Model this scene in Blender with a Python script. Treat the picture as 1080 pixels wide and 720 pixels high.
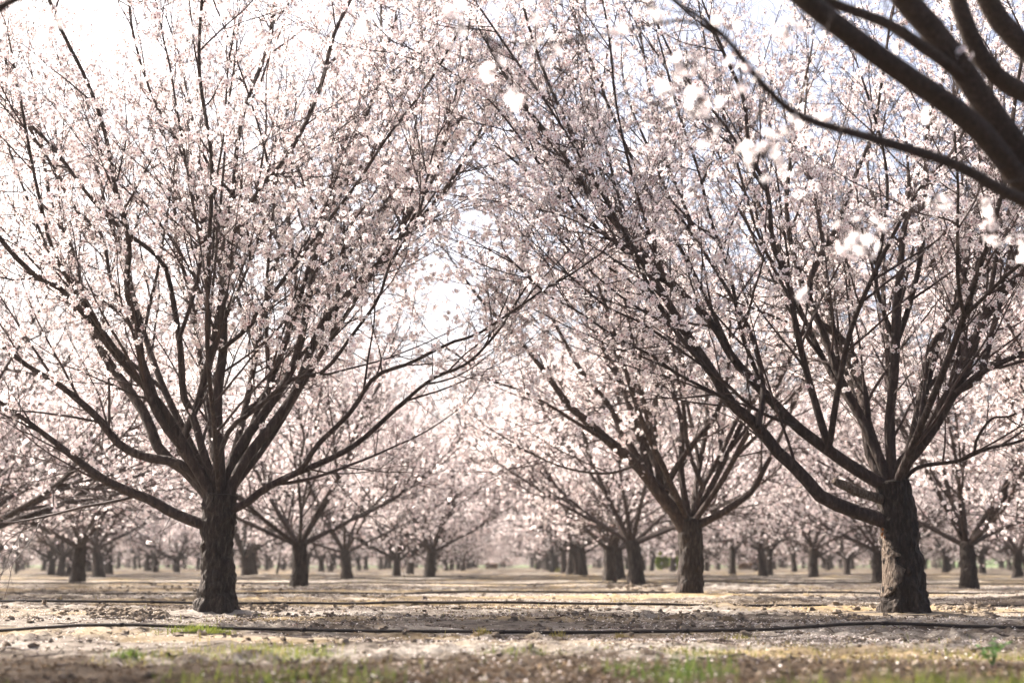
import bpy, math
import numpy as np
from mathutils import Vector, Matrix

# ------------------------------------------------------------------ camera
S = bpy.context.scene
for o in list(bpy.data.objects):
    bpy.data.objects.remove(o)
COL = S.collection
CAMH, F, PITCH = 0.51, 1500.0, math.radians(8.87)
cd = bpy.data.cameras.new('camera'); cam = bpy.data.objects.new('camera', cd); COL.objects.link(cam)
cam.location = (0, 0, CAMH); cam.rotation_euler = (math.pi/2 + PITCH, 0, 0)
cd.sensor_width = 36.0; cd.lens = 36.0*F/1080.0; cd.clip_start = 0.05; cd.clip_end = 3000
cd.dof.use_dof = True; cd.dof.focus_distance = 13.6; cd.dof.aperture_fstop = 1.3
cd.dof.aperture_blades = 9
S.camera = cam
# ------------------------------------------------------------------ light
SUN_DIR = Vector((-0.84, 0.54, 0)).normalized()      # where the sun stands, on the ground plan
SUN_EL = math.radians(41)
to_sun = Vector((SUN_DIR.x*math.cos(SUN_EL), SUN_DIR.y*math.cos(SUN_EL), math.sin(SUN_EL)))
w = bpy.data.worlds.new('World'); S.world = w; w.use_nodes = True
nt = w.node_tree
bg = nt.nodes['Background']
sky = nt.nodes.new('ShaderNodeTexSky'); sky.sky_type = 'NISHITA'; sky.sun_disc = False
sky.sun_elevation = SUN_EL; sky.sun_rotation = math.atan2(SUN_DIR.x, SUN_DIR.y)
sky.air_density = 0.6; sky.dust_density = 9.0; sky.ozone_density = 0.6; sky.altitude = 50
nt.links.new(sky.outputs[0], bg.inputs[0]); bg.inputs[1].default_value = 0.125
sl = bpy.data.lights.new('sun', 'SUN'); sun = bpy.data.objects.new('sun', sl); COL.objects.link(sun)
sl.energy = 5.0; sl.angle = math.radians(0.6); sl.color = (1.0, 0.925, 0.85)
sun.rotation_euler = to_sun.to_track_quat('Z', 'Y').to_euler()
S.view_settings.view_transform = 'Standard'; S.view_settings.look = 'None'
S.view_settings.exposure = 1.88; S.view_settings.gamma = 1.0
S.cycles.use_denoising = True
S.cycles.max_bounces = 8; S.cycles.diffuse_bounces = 4; S.cycles.transmission_bounces = 6
S.cycles.volume_bounces = 0
S.render.use_persistent_data = False
HAZE = 0.00035

rs = np.random.RandomState(7)

# ------------------------------------------------------------------ pixel (of the 1080x720 photo) to world
def P(px, py, D):
    u = (px-540)/F; v = (360-py)/F
    y = math.cos(PITCH) - v*math.sin(PITCH); z = math.sin(PITCH) + v*math.cos(PITCH)
    k = D/y
    return np.array([u*k, D, CAMH + z*k])
def G(px, py):
    u = (px-540)/F; v = (360-py)/F
    y = math.cos(PITCH) - v*math.sin(PITCH); z = math.sin(PITCH) + v*math.cos(PITCH)
    k = -CAMH/z
    return (u*k, y*k)

# ------------------------------------------------------------------ noise
LAT = np.random.RandomState(3).rand(256, 256)
def vnoise(x, y):
    xi = np.floor(x).astype(int); yi = np.floor(y).astype(int)
    fx = x-xi; fy = y-yi
    fx = fx*fx*(3-2*fx); fy = fy*fy*(3-2*fy)
    a = LAT[xi & 255, yi & 255]; b = LAT[(xi+1) & 255, yi & 255]
    c = LAT[xi & 255, (yi+1) & 255]; d = LAT[(xi+1) & 255, (yi+1) & 255]
    return (a*(1-fx)+b*fx)*(1-fy) + (c*(1-fx)+d*fx)*fy
def height(x, y):
    x = np.asarray(x, float); y = np.asarray(y, float)
    h = 0.05*(vnoise(x*0.35+9, y*0.9+4)-0.5)
    h += 0.035*(vnoise(x*1.3+31, y*2.6+7)-0.5)
    rough = np.clip(vnoise(x*0.6+77, y*1.3+12)*2.2-0.55, 0.1, 1.3)
    h += rough*0.055*(vnoise(x*4.3, y*7.0)-0.45)
    h += rough*0.045*(np.abs(vnoise(x*11+5, y*13)-0.5)*2-0.4)
    h += 0.010*(vnoise(x*23, y*25+3)-0.5)
    row = np.exp(-(((y-14.6) % 7.5 - 3.75)/1.1)**2)          # low furrow halfway between the rows
    h -= 0.03*row
    fade = np.clip((140-y)/60, 0, 1)
    return h*fade

# ------------------------------------------------------------------ mesh builder (all quads)
class MB:
    def __init__(s): s.v = []; s.f = []; s.m = []; s.t = []; s.n = 0
    def add(s, v, f, mat=0, tint=None):
        v = np.asarray(v, float).reshape(-1, 3); f = np.asarray(f, int).reshape(-1, 4)
        s.v.append(v); s.f.append(f+s.n); s.m.append(np.full(len(f), mat, int))
        s.t.append(np.zeros(len(v)) if tint is None else np.asarray(tint, float).ravel()); s.n += len(v)
    def mesh(s, name, mats, smooth=True):
        v = np.concatenate(s.v); f = np.concatenate(s.f); m = np.concatenate(s.m); t = np.concatenate(s.t)
        me = bpy.data.meshes.new(name)
        me.vertices.add(len(v)); me.vertices.foreach_set('co', v.ravel().astype(np.float32))
        me.loops.add(len(f)*4); me.loops.foreach_set('vertex_index', f.ravel().astype(np.int32))
        me.polygons.add(len(f)); me.polygons.foreach_set('loop_start', np.arange(0, len(f)*4, 4, dtype=np.int32))
        for x in mats: me.materials.append(x)
        me.update(calc_edges=True)
        me.polygons.foreach_set('material_index', m.astype(np.int32))
        me.polygons.foreach_set('use_smooth', np.full(len(f), smooth))
        a = me.attributes.new('tint', 'FLOAT', 'POINT'); a.data.foreach_set('value', t.astype(np.float32))
        me.update()
        return me

def nrm(a): return a/np.maximum(np.linalg.norm(a, axis=-1, keepdims=True), 1e-9)

def tubes(mb, pts, rad, sides, mat=0, rnd=None, lump=0.0, furrow=0.0):
    """pts (N,S,3), rad (N,S)"""
    pts = np.asarray(pts, float); rad = np.asarray(rad, float)
    if pts.ndim == 2: pts = pts[None]; rad = rad[None]
    if len(pts) == 0: return
    N, Sg, _ = pts.shape
    tan = np.empty_like(pts); tan[:, 1:-1] = pts[:, 2:]-pts[:, :-2]; tan[:, 0] = pts[:, 1]-pts[:, 0]; tan[:, -1] = pts[:, -1]-pts[:, -2]
    tan = nrm(tan)
    mean = nrm(pts[:, -1]-pts[:, 0]); ref = np.cross(mean, np.tile([[0.31, 0.83, 0.17]], (N, 1))); ref = nrm(ref)[:, None, :]
    b1 = nrm(ref - (ref*tan).sum(-1, keepdims=True)*tan); b2 = np.cross(tan, b1)
    th = np.arange(sides)*2*math.pi/sides
    rr = np.repeat(rad[:, :, None], sides, 2)
    if lump or furrow:
        ii = np.arange(Sg)[None, :, None]*1.0; jj = np.arange(sides)[None, None, :]*1.0
        kk = np.arange(N)[:, None, None]*13.7
        cx = np.cos(th)*1.6+5; cy = np.sin(th)*1.6+5
        n1 = vnoise(cx[None, None]+ii*0.23+kk, cy[None, None]+ii*0.17-kk)
        n2 = vnoise(jj*1.0+kk, ii*0.35+kk); n3 = vnoise(jj*0.55+kk+9, ii*0.9+kk)
        if sides >= 28:
            fl = np.clip(1-np.arange(Sg)/(Sg*.16), 0, 1)[None, :, None]; rr = rr*(1+.20*fl*(np.sin(th*5+1.3)[None, None]*.5+np.sin(th*3)[None, None]*.5))
        rr = rr*(1+lump*(n1-0.5)*2 + furrow*(n2-0.5)*2 + furrow*(n3-0.5))
    ring = b1[:, :, None, :]*np.cos(th)[None, None, :, None] + b2[:, :, None, :]*np.sin(th)[None, None, :, None]
    V = pts[:, :, None, :] + ring*rr[..., None]
    base = (np.arange(N)*Sg*sides)[:, None, None]
    i = np.arange(Sg-1)[None, :, None]; j = np.arange(sides)[None, None, :]; j2 = (j+1) % sides
    a = base+i*sides+j; b = base+i*sides+j2; c = base+(i+1)*sides+j2; d = base+(i+1)*sides+j
    mb.add(V.reshape(-1, 3), np.stack([a, b, c, d], -1).reshape(-1, 4), mat)

def resample(pts, n):
    """Catmull-Rom through pts, n evenly spaced points"""
    p = np.asarray(pts, float)
    q = np.vstack([2*p[0]-p[1], p, 2*p[-1]-p[-2]])
    out = []
    for i in range(1, len(q)-2):
        t = np.linspace(0, 1, 12, endpoint=False)[:, None]
        a, b, c, d = q[i-1], q[i], q[i+1], q[i+2]
        out.append(0.5*((2*b)+(-a+c)*t+(2*a-5*b+4*c-d)*t*t+(-a+3*b-3*c+d)*t**3))
    out = np.vstack(out+[q[-2][None]])
    L = np.concatenate([[0], np.cumsum(np.linalg.norm(np.diff(out, axis=0), axis=1))])
    s = np.linspace(0, L[-1], n)
    return np.stack([np.interp(s, L, out[:, k]) for k in range(3)], 1), L[-1]

# ------------------------------------------------------------------ materials
def mat(name): 
    m = bpy.data.materials.new(name); m.use_nodes = True; m.node_tree.nodes.clear()
    out = m.node_tree.nodes.new('ShaderNodeOutputMaterial')
    return m, m.node_tree, out
def N(t, typ, **kw):
    n = t.nodes.new('ShaderNode'+typ)
    for k, v in kw.items():
        if k.startswith('i_'):
            key = k[2:]; key = int(key) if key.isdigit() else key.replace('_', ' ')
            n.inputs[key].default_value = v
        else: setattr(n, k, v)
    return n
def ramp(t, stops):
    r = t.nodes.new('ShaderNodeValToRGB'); e = r.color_ramp.elements
    e[0].position, e[0].color = stops[0][0], (*stops[0][1], 1)
    e[1].position, e[1].color = stops[-1][0], (*stops[-1][1], 1)
    for p, c in stops[1:-1]:
        x = e.new(p); x.color = (*c, 1)
    return r
def bark_mat(name, dark, mid, light, scale=1.0, bump=0.5, hz=8.0):
    m, t, out = mat(name); L = t.links.new
    tc = N(t, 'TexCoord'); mp = N(t, 'Mapping'); mp.inputs['Scale'].default_value = (hz, hz, hz*0.28)
    L(tc.outputs['Object'], mp.inputs[0])
    n1 = N(t, 'TexNoise', i_Scale=3.0*scale, i_Detail=8.0, i_Roughness=0.65); L(mp.outputs[0], n1.inputs['Vector'])
    n2 = N(t, 'TexNoise', i_Scale=2.3, i_Detail=4.0); L(tc.outputs['Object'], n2.inputs['Vector'])
    vo = N(t, 'TexVoronoi', feature='DISTANCE_TO_EDGE', i_Scale=2.4*scale); L(mp.outputs[0], vo.inputs['Vector'])
    r = ramp(t, [(0.25, dark), (0.52, mid), (0.78, light)]); L(n1.outputs[0], r.inputs[0])
    mx = N(t, 'MixRGB', blend_type='MULTIPLY', i_Fac=0.55)
    r2 = ramp(t, [(0.3, (0.62, 0.58, 0.56)), (0.7, (1.15, 1.05, 1.0))]); L(n2.outputs[0], r2.inputs[0])
    L(r.outputs[0], mx.inputs[1]); L(r2.outputs[0], mx.inputs[2])
    ad = N(t, 'Math', operation='MULTIPLY_ADD'); L(vo.outputs['Distance'], ad.inputs[0]); ad.inputs[1].default_value = 1.6; L(n1.outputs[0], ad.inputs[2])
    bp = N(t, 'Bump', i_Strength=bump, i_Distance=0.045); L(ad.outputs[0], bp.inputs['Height'])
    b = N(t, 'BsdfPrincipled', i_Roughness=0.85); b.inputs['Specular IOR Level'].default_value = 0.25
    L(mx.outputs[0], b.inputs['Base Color']); L(bp.outputs[0], b.inputs['Normal']); L(b.outputs[0], out.inputs[0])
    return m
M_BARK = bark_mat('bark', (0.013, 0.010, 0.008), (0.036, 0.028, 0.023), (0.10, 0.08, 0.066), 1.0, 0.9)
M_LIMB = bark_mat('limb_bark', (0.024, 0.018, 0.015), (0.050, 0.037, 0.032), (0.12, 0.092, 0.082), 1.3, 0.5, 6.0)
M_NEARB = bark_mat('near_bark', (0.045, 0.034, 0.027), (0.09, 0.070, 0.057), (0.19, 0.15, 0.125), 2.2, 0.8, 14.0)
M_FAR = bark_mat('far_bark', (0.018, 0.013, 0.011), (0.034, 0.026, 0.022), (0.065, 0.05, 0.043), 1.0, 0.4)
M_PALE = bark_mat('bare_wood', (0.03, 0.021, 0.015), (0.19, 0.15, 0.115), (0.38, 0.33, 0.27), 2.0, 1.0, 9.0)
def simple(name, col, rough=0.8, trans=0.0, noise=None, spec=0.3):
    m, t, out = mat(name); L = t.links.new
    b = N(t, 'BsdfPrincipled', i_Roughness=rough); b.inputs['Specular IOR Level'].default_value = spec
    csock = None
    if noise:
        tc = N(t, 'TexCoord'); n = N(t, 'TexNoise', i_Scale=noise[0], i_Detail=4.0); L(tc.outputs['Object'], n.inputs['Vector'])
        r = ramp(t, [(0.3, noise[1]), (0.7, col)]); L(n.outputs[0], r.inputs[0]); csock = r.outputs[0]
        L(csock, b.inputs['Base Color'])
    else: b.inputs['Base Color'].default_value = (*col, 1)
    if trans:
        tr = N(t, 'BsdfTranslucent'); mx = N(t, 'MixShader', i_0=trans)
        if csock: L(csock, tr.inputs[0])
        else: tr.inputs[0].default_value = (*col, 1)
        L(b.outputs[0], mx.inputs[1]); L(tr.outputs[0], mx.inputs[2]); L(mx.outputs[0], out.inputs[0])
    else: L(b.outputs[0], out.inputs[0])
    return m
def tinted(name, stops, trans, rough=0.7):
    m, t, out = mat(name); L = t.links.new
    at = N(t, 'Attribute', attribute_name='tint'); r = ramp(t, stops); L(at.outputs['Fac'], r.inputs[0])
    d = N(t, 'BsdfDiffuse'); tr = N(t, 'BsdfTranslucent'); mx = N(t, 'MixShader', i_0=trans)
    L(r.outputs[0], d.inputs[0]); L(r.outputs[0], tr.inputs[0]); L(d.outputs[0], mx.inputs[1]); L(tr.outputs[0], mx.inputs[2])
    L(mx.outputs[0], out.inputs[0])
    return m
M_TWIG = simple('twig_bark', (0.075, 0.05, 0.043), 0.75, 0, (3.0, (0.028, 0.018, 0.016)))
M_PETAL = tinted('petals', [(0.0, (0.95, 0.925, 0.91)), (0.55, (0.94, 0.87, 0.86)), (1.0, (0.90, 0.73, 0.735))], 0.52)
M_EYE = simple('flower_centre', (0.24, 0.055, 0.035), 0.7, 0.2)
M_LITTER = tinted('fallen_petal', [(0.0, (0.70, 0.655, 0.62)), (1.0, (0.45, 0.36, 0.31))], 0.25)
M_GRASS = tinted('grass_blades', [(0.0, (0.065, 0.115, 0.025)), (0.5, (0.17, 0.20, 0.04)), (0.8, (0.30, 0.25, 0.08)), (1.0, (0.36, 0.28, 0.14))], 0.4)
M_CLOD = simple('clod_soil', (0.22, 0.185, 0.145), 0.95, 0, (6.0, (0.10, 0.075, 0.055)), 0.1)
M_HOSE = simple('hose_plastic', (0.016, 0.013, 0.012), 0.7, 0, (1.2, (0.035, 0.028, 0.024)), 0.2)
M_AMBER = simple('dried_sap', (0.30, 0.09, 0.015), 0.3, 0.2)
M_LEAF = simple('weed_leaf', (0.07, 0.16, 0.035), 0.6, 0.35)
M_BUSH = tinted('bush_leaves', [(0.0, (0.06, 0.12, 0.02)), (0.6, (0.16, 0.22, 0.03)), (1.0, (0.28, 0.32, 0.05))], 0.4)
M_DRYBUSH = tinted('dry_bush', [(0.0, (0.10, 0.06, 0.04)), (1.0, (0.26, 0.17, 0.10))], 0.2)

def ground_mat():
    m, t, out = mat('orchard_soil'); L = t.links.new
    tc = N(t, 'TexCoord'); sep = N(t, 'SeparateXYZ'); L(tc.outputs['Object'], sep.inputs[0])
    mp = N(t, 'Mapping'); mp.inputs['Scale'].default_value = (0.45, 1.0, 1.0); L(tc.outputs['Object'], mp.inputs[0])
    a = N(t, 'TexNoise', i_Scale=0.9, i_Detail=7.0, i_Roughness=0.6); L(mp.outputs[0], a.inputs['Vector'])
    b = N(t, 'TexNoise', i_Scale=9.0, i_Detail=8.0, i_Roughness=0.7); L(tc.outputs['Object'], b.inputs['Vector'])
    c = N(t, 'TexNoise', i_Scale=70.0, i_Detail=3.0, i_Roughness=0.7); L(tc.outputs['Object'], c.inputs['Vector'])
    ra = ramp(t, [(0.38, (0.075, 0.060, 0.048)), (0.47, (0.180, 0.160, 0.140)), (0.57, (0.31, 0.290, 0.265))]); L(a.outputs[0], ra.inputs[0])
    rb = ramp(t, [(0.38, (0.34, 0.30, 0.27)), (0.5, (0.92, 0.90, 0.87)), (0.75, (1.15, 1.12, 1.08))]); L(b.outputs[0], rb.inputs[0])
    rc = ramp(t, [(0.30, (0.55, 0.52, 0.48)), (0.6, (1.08, 1.07, 1.06))]); L(c.outputs[0], rc.inputs[0])
    m1 = N(t, 'MixRGB', blend_type='MULTIPLY', i_Fac=1.0); L(ra.outputs[0], m1.inputs[1]); L(rb.outputs[0], m1.inputs[2])
    m2 = N(t, 'MixRGB', blend_type='MULTIPLY', i_Fac=0.8); L(m1.outputs[0], m2.inputs[1]); L(rc.outputs[0], m2.inputs[2])
    # straw-coloured dead grass further down the alley
    d = N(t, 'TexNoise', i_Scale=0.35, i_Detail=5.0, i_Roughness=0.6); L(mp.outputs[0], d.inputs['Vector'])
    rd = ramp(t, [(0.50, (0, 0, 0)), (0.62, (0.75, 0.75, 0.75))]); L(d.outputs[0], rd.inputs[0])
    m3 = N(t, 'MixRGB', blend_type='MIX'); L(rd.outputs[0], m3.inputs[0]); L(m2.outputs[0], m3.inputs[1]); m3.inputs[2].default_value = (0.30, 0.225, 0.12, 1)
    # strip of damp dark loam in front, foreground shade also put into its colour
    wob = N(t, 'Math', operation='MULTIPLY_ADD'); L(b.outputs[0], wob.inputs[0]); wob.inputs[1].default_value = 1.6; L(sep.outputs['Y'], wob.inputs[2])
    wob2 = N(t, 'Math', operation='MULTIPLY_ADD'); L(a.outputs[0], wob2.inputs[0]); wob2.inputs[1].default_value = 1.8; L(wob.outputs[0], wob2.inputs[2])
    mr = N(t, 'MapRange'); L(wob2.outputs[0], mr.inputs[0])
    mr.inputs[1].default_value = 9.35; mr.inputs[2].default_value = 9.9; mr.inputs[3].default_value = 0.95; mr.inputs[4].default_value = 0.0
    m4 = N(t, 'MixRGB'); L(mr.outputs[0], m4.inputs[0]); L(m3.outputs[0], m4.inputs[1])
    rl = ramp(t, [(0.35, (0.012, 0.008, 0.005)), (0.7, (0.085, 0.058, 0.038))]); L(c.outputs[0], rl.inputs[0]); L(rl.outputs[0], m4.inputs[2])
    # green field beyond the last row
    g = N(t, 'MapRange'); L(sep.outputs['Y'], g.inputs[0]); g.inputs[1].default_value = 195; g.inputs[2].default_value = 205
    m5 = N(t, 'MixRGB'); L(g.outputs[0], m5.inputs[0]); L(m4.outputs[0], m5.inputs[1]); m5.inputs[2].default_value = (0.08, 0.12, 0.05, 1)
    ad = N(t, 'Math', operation='ADD'); L(b.outputs[0], ad.inputs[0]); L(c.outputs[0], ad.inputs[1])
    bp = N(t, 'Bump', i_Strength=0.8, i_Distance=0.03); L(ad.outputs[0], bp.inputs['Height'])
    s = N(t, 'BsdfPrincipled', i_Roughness=0.95); s.inputs['Specular IOR Level'].default_value = 0.1
    L(m5.outputs[0], s.inputs['Base Color']); L(bp.outputs[0], s.inputs['Normal']); L(s.outputs[0], out.inputs[0])
    return m
M_GROUND = ground_mat()

# ------------------------------------------------------------------ object helpers
def link(name, me, parent=None, loc=None, rotz=0):
    o = bpy.data.objects.new(name, me); COL.objects.link(o)
    if loc is not None: o.location = loc
    o.rotation_euler = (0, 0, rotz)
    if parent: o.parent = parent
    return o
def tag(o, label=None, cat=None, group=None, kind=None):
    if label: o['label'] = label
    if cat: o['category'] = cat
    if group: o['group'] = group
    if kind: o['kind'] = kind
    return o
def grid_faces(nx, ny):
    i = np.arange(ny-1)[:, None]; j = np.arange(nx-1)[None, :]
    a = i*nx+j
    return np.stack([a, a+1, a+nx+1, a+nx], -1).reshape(-1, 4)

# ------------------------------------------------------------------ ground: one sheet to the horizon
def ground():
    xs = [0.0]; d = 0.04
    while xs[-1] < 900:
        if xs[-1] > 6.0: d *= 1.04
        xs.append(xs[-1]+d)
    xs = np.array(sorted(set([-x for x in xs] + xs)))
    ys = [2.5]; d = 0.03
    while ys[-1] < 1500:
        d = 0.03*max(1.0, (ys[-1]/9.0)**1.35); ys.append(ys[-1]+d)
    ys = np.array([-200, -60, -20, -8, -3, 0, 1.2, 2.0] + ys)
    X, Y = np.meshgrid(xs, ys); Z = height(X, Y)
    for (tx, ty, r) in [(-3.1, 15.0, .30), (4.13, 15.0, .36), (2.82, 22.5, .34)]:
        Z += 0.05*np.exp(-((X-tx)**2+(Y-ty)**2)/(2*r*r)) - 0
    mb = MB(); mb.add(np.stack([X, Y, Z], -1), grid_faces(len(xs), len(ys)))
    tag(link('ground', mb.mesh('ground', [M_GROUND])), kind='structure')
ground()
def levee():
    xs = np.linspace(62, 520, 240); prof = [(0, -0.3), (6, 1.3), (9, 1.75), (14, 1.8), (24, -0.3)]
    V = np.array([[[x, 255+p[0], p[1]*(1+0.25*(vnoise(np.array([x*0.03]), np.array([3.0]))[0]-0.5)) + (0.5*vnoise(np.array([x*0.3]), np.array([p[0]*1.0]))[0] if p[1] > 0 else 0)] for x in xs] for p in prof])
    mb = MB(); mb.add(V, grid_faces(240, 5))
    m = simple('levee_grass', (0.12, 0.16, 0.075), 0.9, 0, (0.2, (0.08, 0.11, 0.05)), 0.1)
    tag(link('levee', mb.mesh('levee', [m])), kind='structure')
levee()

# ------------------------------------------------------------------ tree growing
def grow(st, dr, L, r0, r1, nseg, up, wander, rng):
    n = len(st); pts = np.empty((n, nseg+1, 3)); pts[:, 0] = st; d = nrm(dr); step = (L/nseg)[:, None]
    for k in range(nseg):
        d = nrm(d + rng.normal(0, wander, (n, 3)) + np.array([0, 0, up]))
        pts[:, k+1] = pts[:, k]+d*step
    t = np.linspace(0, 1, nseg+1)[None]
    return pts, r0[:, None]*(1-t)+r1[:, None]*t
def sites(pts, rad, counts, t0, t1, rng):
    """random sites along branches -> pos, tangent, radius, t"""
    n, s, _ = pts.shape
    idx = np.repeat(np.arange(n), counts); m = len(idx)
    t = t0 + (t1-t0)*rng.rand(m); x = t*(s-1); i = np.minimum(x.astype(int), s-2); f = (x-i)[:, None]
    a = pts[idx, i]; b = pts[idx, i+1]
    return a*(1-f)+b*f, nrm(b-a), rad[idx, i]*(1-f[:, 0])+rad[idx, i+1]*f[:, 0], t, idx
def fork_dir(tan, ang, rng, upb=0.0):
    r = nrm(rng.normal(0, 1, tan.shape)); p = nrm(r-(r*tan).sum(-1, keepdims=True)*tan)
    d = tan*np.cos(ang)[:, None]+p*np.sin(ang)[:, None]; d[:, 2] += upb
    return nrm(d)
def flowers(mb, pos, nor, size, rng, kind, m0, m1):
    n = len(pos)
    if not n: return
    nor = nrm(nor); r = nrm(rng.normal(0, 1, (n, 3))); u = nrm(np.cross(nor, r)); v = np.cross(nor, u)
    tint = np.clip(rng.beta(1.6, 2.6, n), 0, 1)
    if kind == 'fine':
        V = []; K = 5
        cup = rng.uniform(0.05, 0.6, n)
        for k in range(K):
            a = 2*math.pi*k/K + rng.uniform(-.12, .12, n)
            def pt(rr, da, up_): 
                ca, sa = np.cos(a+da), np.sin(a+da)
                return pos + (u*ca[:, None]+v*sa[:, None])*(rr*size)[:, None] + nor*(up_*cup*size)[:, None]
            V += [pt(0.10, 0, 0.05), pt(0.72, -0.60, 0.55), pt(1.0, 0, 0.9), pt(0.72, 0.60, 0.55)]
        V = np.stack(V, 1)
        f = (np.arange(n)[:, None, None]*20 + (np.arange(K)[:, None]*4+np.arange(4)[None])[None]).reshape(-1, 4)
        mb.add(V.reshape(-1, 3), f, m0, np.repeat(tint, 20))
        c = np.stack([pos+(u*math.cos(q)+v*math.sin(q))*(0.28*size)[:, None]+nor*(0.22*size)[:, None] for q in (0, 1.57, 3.14, 4.71)], 1)
        mb.add(c.reshape(-1, 3), (np.arange(n*4)).reshape(-1, 4), m1)
        c = np.stack([pos-nor*(0.35*size)[:, None], pos+u*(0.2*size)[:, None], pos+nor*(0.02*size)[:, None], pos-u*(0.2*size)[:, None]], 1)
        mb.add(c.reshape(-1, 3), (np.arange(n*4)).reshape(-1, 4), m1)
    else:
        V = np.stack([pos+(u*math.cos(q)+v*math.sin(q))*(size*rng.uniform(.8, 1.1, n))[:, None]+nor*(size*0.15*s)[:, None] for q, s in ((0, 1), (1.57, -1), (3.14, 1), (4.71, -1))], 1)
        mb.add(V.reshape(-1, 3), np.arange(n*4).reshape(-1, 4), m0, np.repeat(tint, 4))
        q = rng.rand(n) < .55; k = int(q.sum()); p_ = pos[q]; s_ = size[q]; a_ = u[q]; b_ = v[q]; n_ = nor[q]
        V = np.stack([p_-n_*(.75*s_)[:, None], p_+a_*(.36*s_)[:, None], p_+n_*(.22*s_)[:, None], p_-a_*(.36*s_)[:, None]], 1)
        mb.add(V.reshape(-1, 3), np.arange(k*4).reshape(-1, 4), m1)
        V = np.stack([p_+n_*(.2*s_)[:, None]+(a_*math.cos(w_)+b_*math.sin(w_))*(.28*s_)[:, None] for w_ in (0, 1.57, 3.14, 4.71)], 1)
        mb.add(V.reshape(-1, 3), np.arange(k*4).reshape(-1, 4), m1)

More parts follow.
